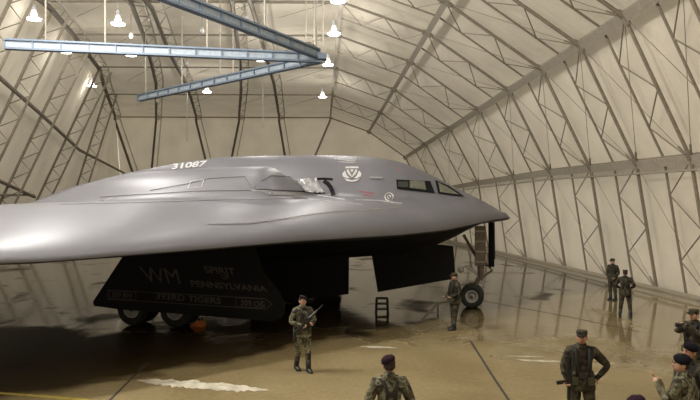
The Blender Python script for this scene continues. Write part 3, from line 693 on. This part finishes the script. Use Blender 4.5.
def person(label, loc, face, pose, cloth='camo', hat='beret', hatm='beret', gear=(), skinm='skin', H=1.78, headyaw=0, group=None):
    """local frame: looks along -Y, x to the viewer's right when facing the camera"""
    t = thing('person', label, 'person', loc, face); s_ = H/1.78
    J = dict(pelvis=V(0, 0, .96), belly=V(0, 0, 1.1), chest=V(0, .01, 1.28), upper=V(0, .015, 1.41), neck=V(0, .01, 1.5), nk2=V(0, -.005, 1.56))
    R = dict(pelvis=.165, belly=.165, chest=.185, upper=.155, neck=.07, nk2=.056)
    E = [('pelvis', 'belly'), ('belly', 'chest'), ('chest', 'upper'), ('upper', 'neck'), ('neck', 'nk2')]
    dflt = dict(elL=V(-.27, .02, 1.14), wrL=V(-.28, -.04, .89), elR=V(.27, .02, 1.14), wrR=V(.28, -.04, .89), knL=V(-.11, -.02, .5), anL=V(-.12, .03, .1), knR=V(.11, -.02, .5), anR=V(.12, .03, .1))
    dflt.update({k: V(*v) for k, v in pose.items() if k in dflt}); lean = pose.get('lean', (0, 0))
    for sd, sg in (('L', -1), ('R', 1)):
        J['sh'+sd] = V(.185*sg, .01, 1.43); R['sh'+sd] = .095
        J['el'+sd] = dflt['el'+sd]; R['el'+sd] = .068; J['ma'+sd] = J['sh'+sd].lerp(dflt['el'+sd], .5); R['ma'+sd] = .082
        J['wr'+sd] = dflt['wr'+sd]; R['wr'+sd] = .042
        hd = (dflt['wr'+sd]-dflt['el'+sd]).normalized(); J['pa'+sd] = dflt['wr'+sd]+hd*.07; R['pa'+sd] = .036
        E += [('upper', 'sh'+sd), ('sh'+sd, 'ma'+sd), ('ma'+sd, 'el'+sd), ('el'+sd, 'wr'+sd), ('wr'+sd, 'pa'+sd)]
        J['hi'+sd] = V(.1*sg, 0, .86); R['hi'+sd] = .115; J['kn'+sd] = dflt['kn'+sd]; R['kn'+sd] = .082; J['th'+sd] = J['hi'+sd].lerp(J['kn'+sd], .5); R['th'+sd] = .105
        J['ca'+sd] = J['kn'+sd].lerp(dflt['an'+sd], .4); R['ca'+sd] = .078
        J['an'+sd] = dflt['an'+sd]; R['an'+sd] = .055
        E += [('pelvis', 'hi'+sd), ('hi'+sd, 'th'+sd), ('th'+sd, 'kn'+sd), ('kn'+sd, 'ca'+sd), ('ca'+sd, 'an'+sd)]
    vs, fs = skin_body(J, R, E)
    for v in vs:
        if abs(v.x) < .26 and .85 < v.z < 1.5: v.y = v.y*(.78 if v.z > .92 else .9)
    mb = MB()
    mats = []
    for f in fs:
        c = sum((vs[i] for i in f), Vector())/len(f); mi = 0
        for sd in 'LR':
            if (c-J['pa'+sd]).dot(J['wr'+sd]-J['el'+sd]) > -.055*(J['wr'+sd]-J['el'+sd]).length and (c-J['pa'+sd]).length < .1: mi = 1
        if c.z > 1.55 and abs(c.x) < .1: mi = 1
        mb.add([], []); mats.append(mi)
    mb.v = vs; mb.f = fs; mb.m = mats
    # head with a face, ears and neck overlap
    hr = Matrix.Rotation(headyaw, 3, 'Z'); hc = V(0, -.015, 1.655); b0 = len(mb.v)
    mb.ball(hc, (.077, .098, .118), 16, 1)
    for i in range(b0, len(mb.v)):
        q = mb.v[i]-hc
        if q.z < -.03: q.x *= 1-(-.03-q.z)*1.9; q.y = q.y*.9-.012
        if q.y > .05 and q.z > 0: q.x *= 1.03
        mb.v[i] = hc+q
    mb.add([hc+V(*q) for q in ((-.013, -.088, .012), (.013, -.088, .012), (-.02, -.092, -.028), (.02, -.092, -.028), (0, -.126, -.024), (0, -.094, -.036))], [(0, 1, 4), (0, 4, 2), (1, 3, 4), (2, 4, 5), (3, 5, 4), (0, 2, 5, 3, 1)], 1)
    mb.ball(hc+V(0, -.09, -.055), (.024, .012, .007), 8, 3)
    for sg in (-1, 1):
        mb.ball(hc+V(.079*sg, .008, -.01), (.012, .024, .033), 8, 1); mb.ball(hc+V(.03*sg, -.088, .012), (.014, .009, .008), 8, 2)
        mb.box(hc+V(.03*sg, -.095, .03), (.034, .012, .008), mi=4)
    for i in range(b0, len(mb.v)): mb.v[i] = hc+hr @ (mb.v[i]-hc)
    # hands
    for sd, sg in (('L', -1), ('R', 1)):
        wr = J['wr'+sd]; hd = (J['pa'+sd]-wr).normalized(); side = hd.cross(V(0, -1, .3)).normalized(); nrm = side.cross(hd).normalized()
        curl = pose.get('curl', .6); pc = wr+hd*.075
        for k in range(4):
            o_ = (k-1.5)*.019; L = (.066, .078, .073, .058)[k]; a = pc+side*o_+hd*.012
            p1 = a+hd*L*.45*math.cos(curl*.4)+nrm*L*.45*math.sin(curl*.4); p2 = p1+(hd*math.cos(curl*1.4)+nrm*math.sin(curl*1.4))*L*.33; p3 = p2+(hd*math.cos(curl*2.3)+nrm*math.sin(curl*2.3))*L*.28
            mb.tube([a, p1, p2, p3], [.0105, .0095, .0085, .006], 6, 1)
        a = wr+hd*.035-side*.025*sg; p1 = a-side*.03*sg+hd*.02+nrm*.01; p2 = p1+hd*.03+nrm*.015
        mb.tube([a, p1, p2], [.014, .012, .008], 6, 1)
    S = Matrix.Scale(s_, 3)
    def bld(m_, nm, mt, smooth=True, parent=t, **k): 
        m_.v = [S @ v for v in m_.v]; return m_.build(nm, mt, parent, smooth, local=True, **k)
    bld(mb, 'body', [cloth, skinm, 'eye', 'red', 'hair'])
    # boots
    for sd in 'LR':
        an = J['an'+sd]; kn = J['kn'+sd]; b = MB(); dn = Vector((0, 0, -1)); g = an.z-.1
        b.tube([an.lerp(kn, .48), an.lerp(kn, .2), an, an+V(0, 0, -.05)], [.068, .066, .062, .05], 10)
        b.add([an+V(x, y, z) for x, y, z in ((-.045, .06, -.1), (.045, .06, -.1), (.052, -.12, -.1), (-.052, -.12, -.1), (.035, -.2, -.1), (-.035, -.2, -.1), (-.045, .065, -.01), (.045, .065, -.01), (.045, -.08, -.01), (-.045, -.08, -.01), (.045, -.14, -.045), (-.045, -.14, -.045), (.03, -.2, -.065), (-.03, -.2, -.065))],
              [(0, 1, 2, 3), (3, 2, 4, 5), (6, 9, 8, 7), (9, 11, 10, 8), (11, 13, 12, 10), (0, 6, 7, 1), (1, 7, 8, 2), (2, 8, 10), (2, 10, 12, 4), (3, 9, 6, 0), (3, 11, 9), (3, 5, 13, 11), (5, 4, 12, 13)])
        bld(b, 'boot', 'boot', True)
    # jacket skirt and collar
    b = MB(); pr = [(.218, -.17), (.218, -.12), (.20, .0), (.185, .13)]
    b.lathe(V(0, 0, .98), pr, 18, sx=1, sy=.76); bld(b, 'jacket_hem', cloth)
    b = MB(); b.tube([V(0, .012, 1.48), V(0, .004, 1.56)], [.10, .074], 12); bld(b, 'collar', cloth)
    # hair and hat
    b = MB(); b.lathe(hc+V(0, .012, .0), [(.080, .0), (.083, .05), (.068, .095), (.03, .118)], 16, sx=1.0, sy=1.18)
    b.lathe(hc+V(0, .03, -.06), [(.05, 0), (.072, .03), (.078, .07)], 14, sx=1, sy=1.02)
    for i in range(len(b.v)): b.v[i] = hc+hr @ (b.v[i]-hc)
    bld(b, 'hair', 'hair')
    b = MB()
    if hat == 'beret':
        b.lathe(hc+V(0, .008, .045), [(.082, 0), (.086, .02), (.088, .04), (.086, .058), (.06, .08), (.01, .087)], 18, sx=1, sy=1.18)
        for i in range(len(b.v)):
            q = b.v[i]-hc
            if q.x > .0: b.v[i] = b.v[i]+V(.02, 0, -.035*min(1, q.x/.09))
            if q.x < -.03: b.v[i] = b.v[i]+V(.01, 0, .012)
    else:
        b.lathe(hc+V(0, .008, .05), [(.086, 0), (.089, .02), (.088, .055), (.08, .068), (.01, .075)], 18, sx=1, sy=1.15)
        b.add([hc+V(*q) for q in ((-.07, -.08, .055), (.07, -.08, .055), (.055, -.16, .03), (-.055, -.16, .03), (-.07, -.08, .065), (.07, -.08, .065), (.055, -.16, .04), (-.055, -.16, .04))], [(0, 1, 2, 3), (7, 6, 5, 4), (0, 4, 5, 1), (1, 5, 6, 2), (2, 6, 7, 3), (3, 7, 4, 0)])
    for i in range(len(b.v)): b.v[i] = hc+hr @ (b.v[i]-hc)
    bld(b, 'beret' if hat == 'beret' else 'cap', hatm)
    if 'belt' in gear or 'vest' in gear:
        b = MB(); b.lathe(V(0, 0, 1.0), [(.202, 0), (.206, .005), (.206, .05), (.202, .055)], 20, sx=1, sy=.8); bld(b, 'web_belt', 'webk')
        for x, y, ww in ((-.12, -.14, .09), (.12, -.14, .09), (.19, .03, .06), (-.19, .03, .06), (.06, .155, .1), (-.09, .155, .08)):
            b = MB(); b.box(V(x, y, .97), (ww, .07, .13)); bld(b, 'pouch', 'web', False, bevel=.01)
    if 'vest' in gear:
        for sg in (-1, 1):
            b = MB(); P = [V(.09*sg, -.145, 1.04), V(.10*sg, -.165, 1.28), V(.105*sg, -.11, 1.44), V(.10*sg, .0, 1.515), V(.09*sg, .10, 1.45), V(.05*sg, .15, 1.3), V(.08*sg, .14, 1.04)]
            b.tube(P, .026, 6, sy=.5); bld(b, 'shoulder_strap', 'webk')
        b = MB(); b.box(V(0, .15, 1.3), (.16, .03, .06)); bld(b, 'back_yoke', 'webk', False)
    if 'holster' in gear:
        b = MB(); b.box(V(-.2, -.02, .82), (.06, .11, .22), taper=1.1); bld(b, 'holster', 'webk', False, bevel=.01)
    return t, J
def xfp(loc, face, p, H=1.78):
    return Vector(loc)+Matrix.Rotation(face, 3, 'Z') @ (Vector(p)*H/1.78)
def rifle(muz, butt, lab, up=(0, 0, 1)):
    muz = Vector(muz); butt = Vector(butt); t = thing('rifle', lab, 'rifle', butt); d = (muz-butt).normalized(); a = d.cross(Vector(up)).normalized(); u = a.cross(d); L = .9
    def P(x, y, z=0): return butt+d*x+u*y+a*z
    def slab(pp, th, nm, m='gun'): return MB().prism([P(*q) for q in pp], a*th).build(nm, m, t)
    slab([(0, -.09), (0, .03), (.06, .035), (.24, .02), (.24, -.03)], .04, 'stock'); slab([(.24, -.035), (.24, .035), (.46, .04), (.46, -.035)], .045, 'receiver')
    slab([(.28, -.03), (.33, -.03), (.29, -.13), (.25, -.12)], .03, 'grip'); slab([(.38, -.03), (.44, -.03), (.47, -.19), (.41, -.2)], .025, 'magazine')
    MB().tube([P(.46, .01), P(.7, .01)], [.032, .026], 10).build('hand_guard', 'gun', t); MB().tube([P(.7, .01), P(L, .01)], .01, 6).build('barrel', 'gun', t)
    slab([(.28, .03), (.30, .075), (.42, .075), (.44, .04)], .015, 'carry_handle'); slab([(.70, .01), (.72, .06), (.73, .01)], .01, 'front_sight')
def facing(deg): return math.radians(deg)

# 1 walking guard with rifle, near the left centre
A1 = facing(22); l1 = (-.46, 15.2, 0)
person('person walking in pale camouflage with dark beret, rifle held across the chest', l1, A1,
       dict(elL=(-.31, .02, 1.17), wrL=(-.10, -.24, 1.12), elR=(.30, .0, 1.18), wrR=(.12, -.27, 1.17), knL=(-.10, .02, .51), anL=(-.10, .16, .12), knR=(.09, -.12, .5), anR=(.10, -.13, .1), curl=1.2), 'camo_p', 'beret', 'maroon', ('vest', 'holster'), H=1.79)
rifle(xfp(l1, A1, (.36, -.33, 1.56)), xfp(l1, A1, (-.28, -.27, .98)), 'black rifle held across the chest of the walking person')
# 2 guard at the nose gear
l2 = (4.25, 20.5, 0)
person('person in dark camouflage standing before the nose wheel', l2, facing(-70), dict(elL=(-.28, .0, 1.16), wrL=(-.18, -.22, 1.05), elR=(.28, .0, 1.15), wrR=(.18, -.22, 1.08), knL=(-.12, 0, .5), anL=(-.14, .05, .1), knR=(.1, -.05, .5), anR=(.11, -.1, .1), curl=1.0), 'camo', 'cap', 'camo', ('vest',), H=1.82)
# 3/4 two at the right wall
person('person in dark uniform standing nearest the right wall, the farther of two', (12.4, 27.3, 0), facing(-60), dict(elL=(-.27, .03, 1.16), wrL=(-.2, -.12, 1.0), elR=(.27, .03, 1.16), wrR=(.2, -.15, 1.0)), 'camo', 'cap', 'camo', ('belt',), H=1.78)
person('person in dark uniform with legs apart, in front of the one at the wall', (10.85, 22.9, 0), facing(150), dict(elL=(-.33, .02, 1.18), wrL=(-.16, -.14, 1.08), elR=(.34, .02, 1.18), wrR=(.17, -.14, 1.06), knL=(-.15, 0, .5), anL=(-.19, .03, .1), knR=(.14, 0, .5), anR=(.18, .03, .1)), 'camo', 'cap', 'camo', ('vest',), H=1.70)
# 5 striding person with hand on hip
A5 = facing(-12); l5 = (4.34, 10.7, 0)
person('person in dark camouflage, hand on the hip, rifle slung at the side', l5, A5, dict(elL=(-.28, .04, 1.15), wrL=(-.25, -.12, .97), elR=(.42, .06, 1.19), wrR=(.23, -.02, 1.0), knL=(-.11, -.02, .5), knR=(.12, -.1, .51), anL=(-.12, .08, .1), anR=(.13, -.1, .1), curl=1.2), 'camo', 'cap', 'camo', ('vest', 'belt'), skinm='skin_t', H=1.82, headyaw=-.25)
rifle(xfp(l5, A5, (-.25, -.17, .52)), xfp(l5, A5, (-.21, -.12, 1.38)), 'black rifle slung muzzle down beside the person with a hand on the hip', up=(1, 0, 0))
setp(MB().tube([xfp(l5, A5, q) for q in ((-.21, -.14, 1.0), (-.17, -.19, 1.25), (-.15, -.12, 1.47), (-.13, .0, 1.54), (-.14, .12, 1.42), (-.21, .12, 1.1))], .018, 6, sy=.5).build('rifle_sling', 'webk'), 'black sling over the shoulder of the person with a hand on the hip', 'sling')
# 6 person seen from behind in the foreground
person('person seen from behind at the bottom centre in a black harness', (.92, 8.75, 0), facing(186), dict(elL=(-.30, .03, 1.15), wrL=(-.24, -.2, 1.02), elR=(.30, .03, 1.15), wrR=(.24, -.2, 1.02)), 'camo_p', 'beret', 'maroon', ('vest',), H=1.82)
# 7 pointing person bottom right
A7 = facing(-140)
person('person in pale camouflage pointing to the left, bottom right corner', (4.93, 8.75, 0), A7, dict(elR=(.36, -.06, 1.22), wrR=(.27, -.22, 1.43), elL=(-.29, .05, 1.15), wrL=(-.2, -.15, 1.05), curl=.35), 'camo_p', 'beret', 'beret', (), H=1.83, headyaw=.6)
# 8 behind that one
person('person with navy beret standing behind the pointing one at the right edge', (5.5, 9.55, 0), facing(-75), dict(elL=(-.29, .05, 1.15), wrL=(-.2, -.15, 1.05), elR=(.29, .0, 1.16), wrR=(.2, -.2, 1.05)), 'camo', 'beret', 'beret', (), skinm='skin_t', H=1.83)
# 9 person further back reaching out
A9 = facing(-65); l9 = (7.62, 13.1, 0)
person('person in dark uniform at the right edge reaching forward with a camera', l9, A9, dict(elL=(-.26, -.18, 1.28), wrL=(-.08, -.36, 1.46), elR=(.26, -.18, 1.28), wrR=(.08, -.36, 1.46), curl=1.2), 'camo', 'cap', 'camo', ('vest',), H=1.80)
cp = xfp(l9, A9, (0, -.47, 1.5)); t = thing('camera', 'small black camera held by the person at the right edge', 'camera', cp, A9)
MB().box((0, 0, 0), (.14, .06, .09)).build('camera_body', 'gun', t, local=True, bevel=.01); MB().lathe((0, -.03, 0), [(.03, -.0), (.032, .05), (.025, .06)], 12, axis=(0, -1, 0)).build('lens_barrel', 'gun', t, local=True)
# 10 only the beret shows
person('person of whom only a plum beret shows at the bottom edge', (3.40, 6.9, 0), facing(170), {}, 'camo', 'beret', 'maroon', (), H=1.80)
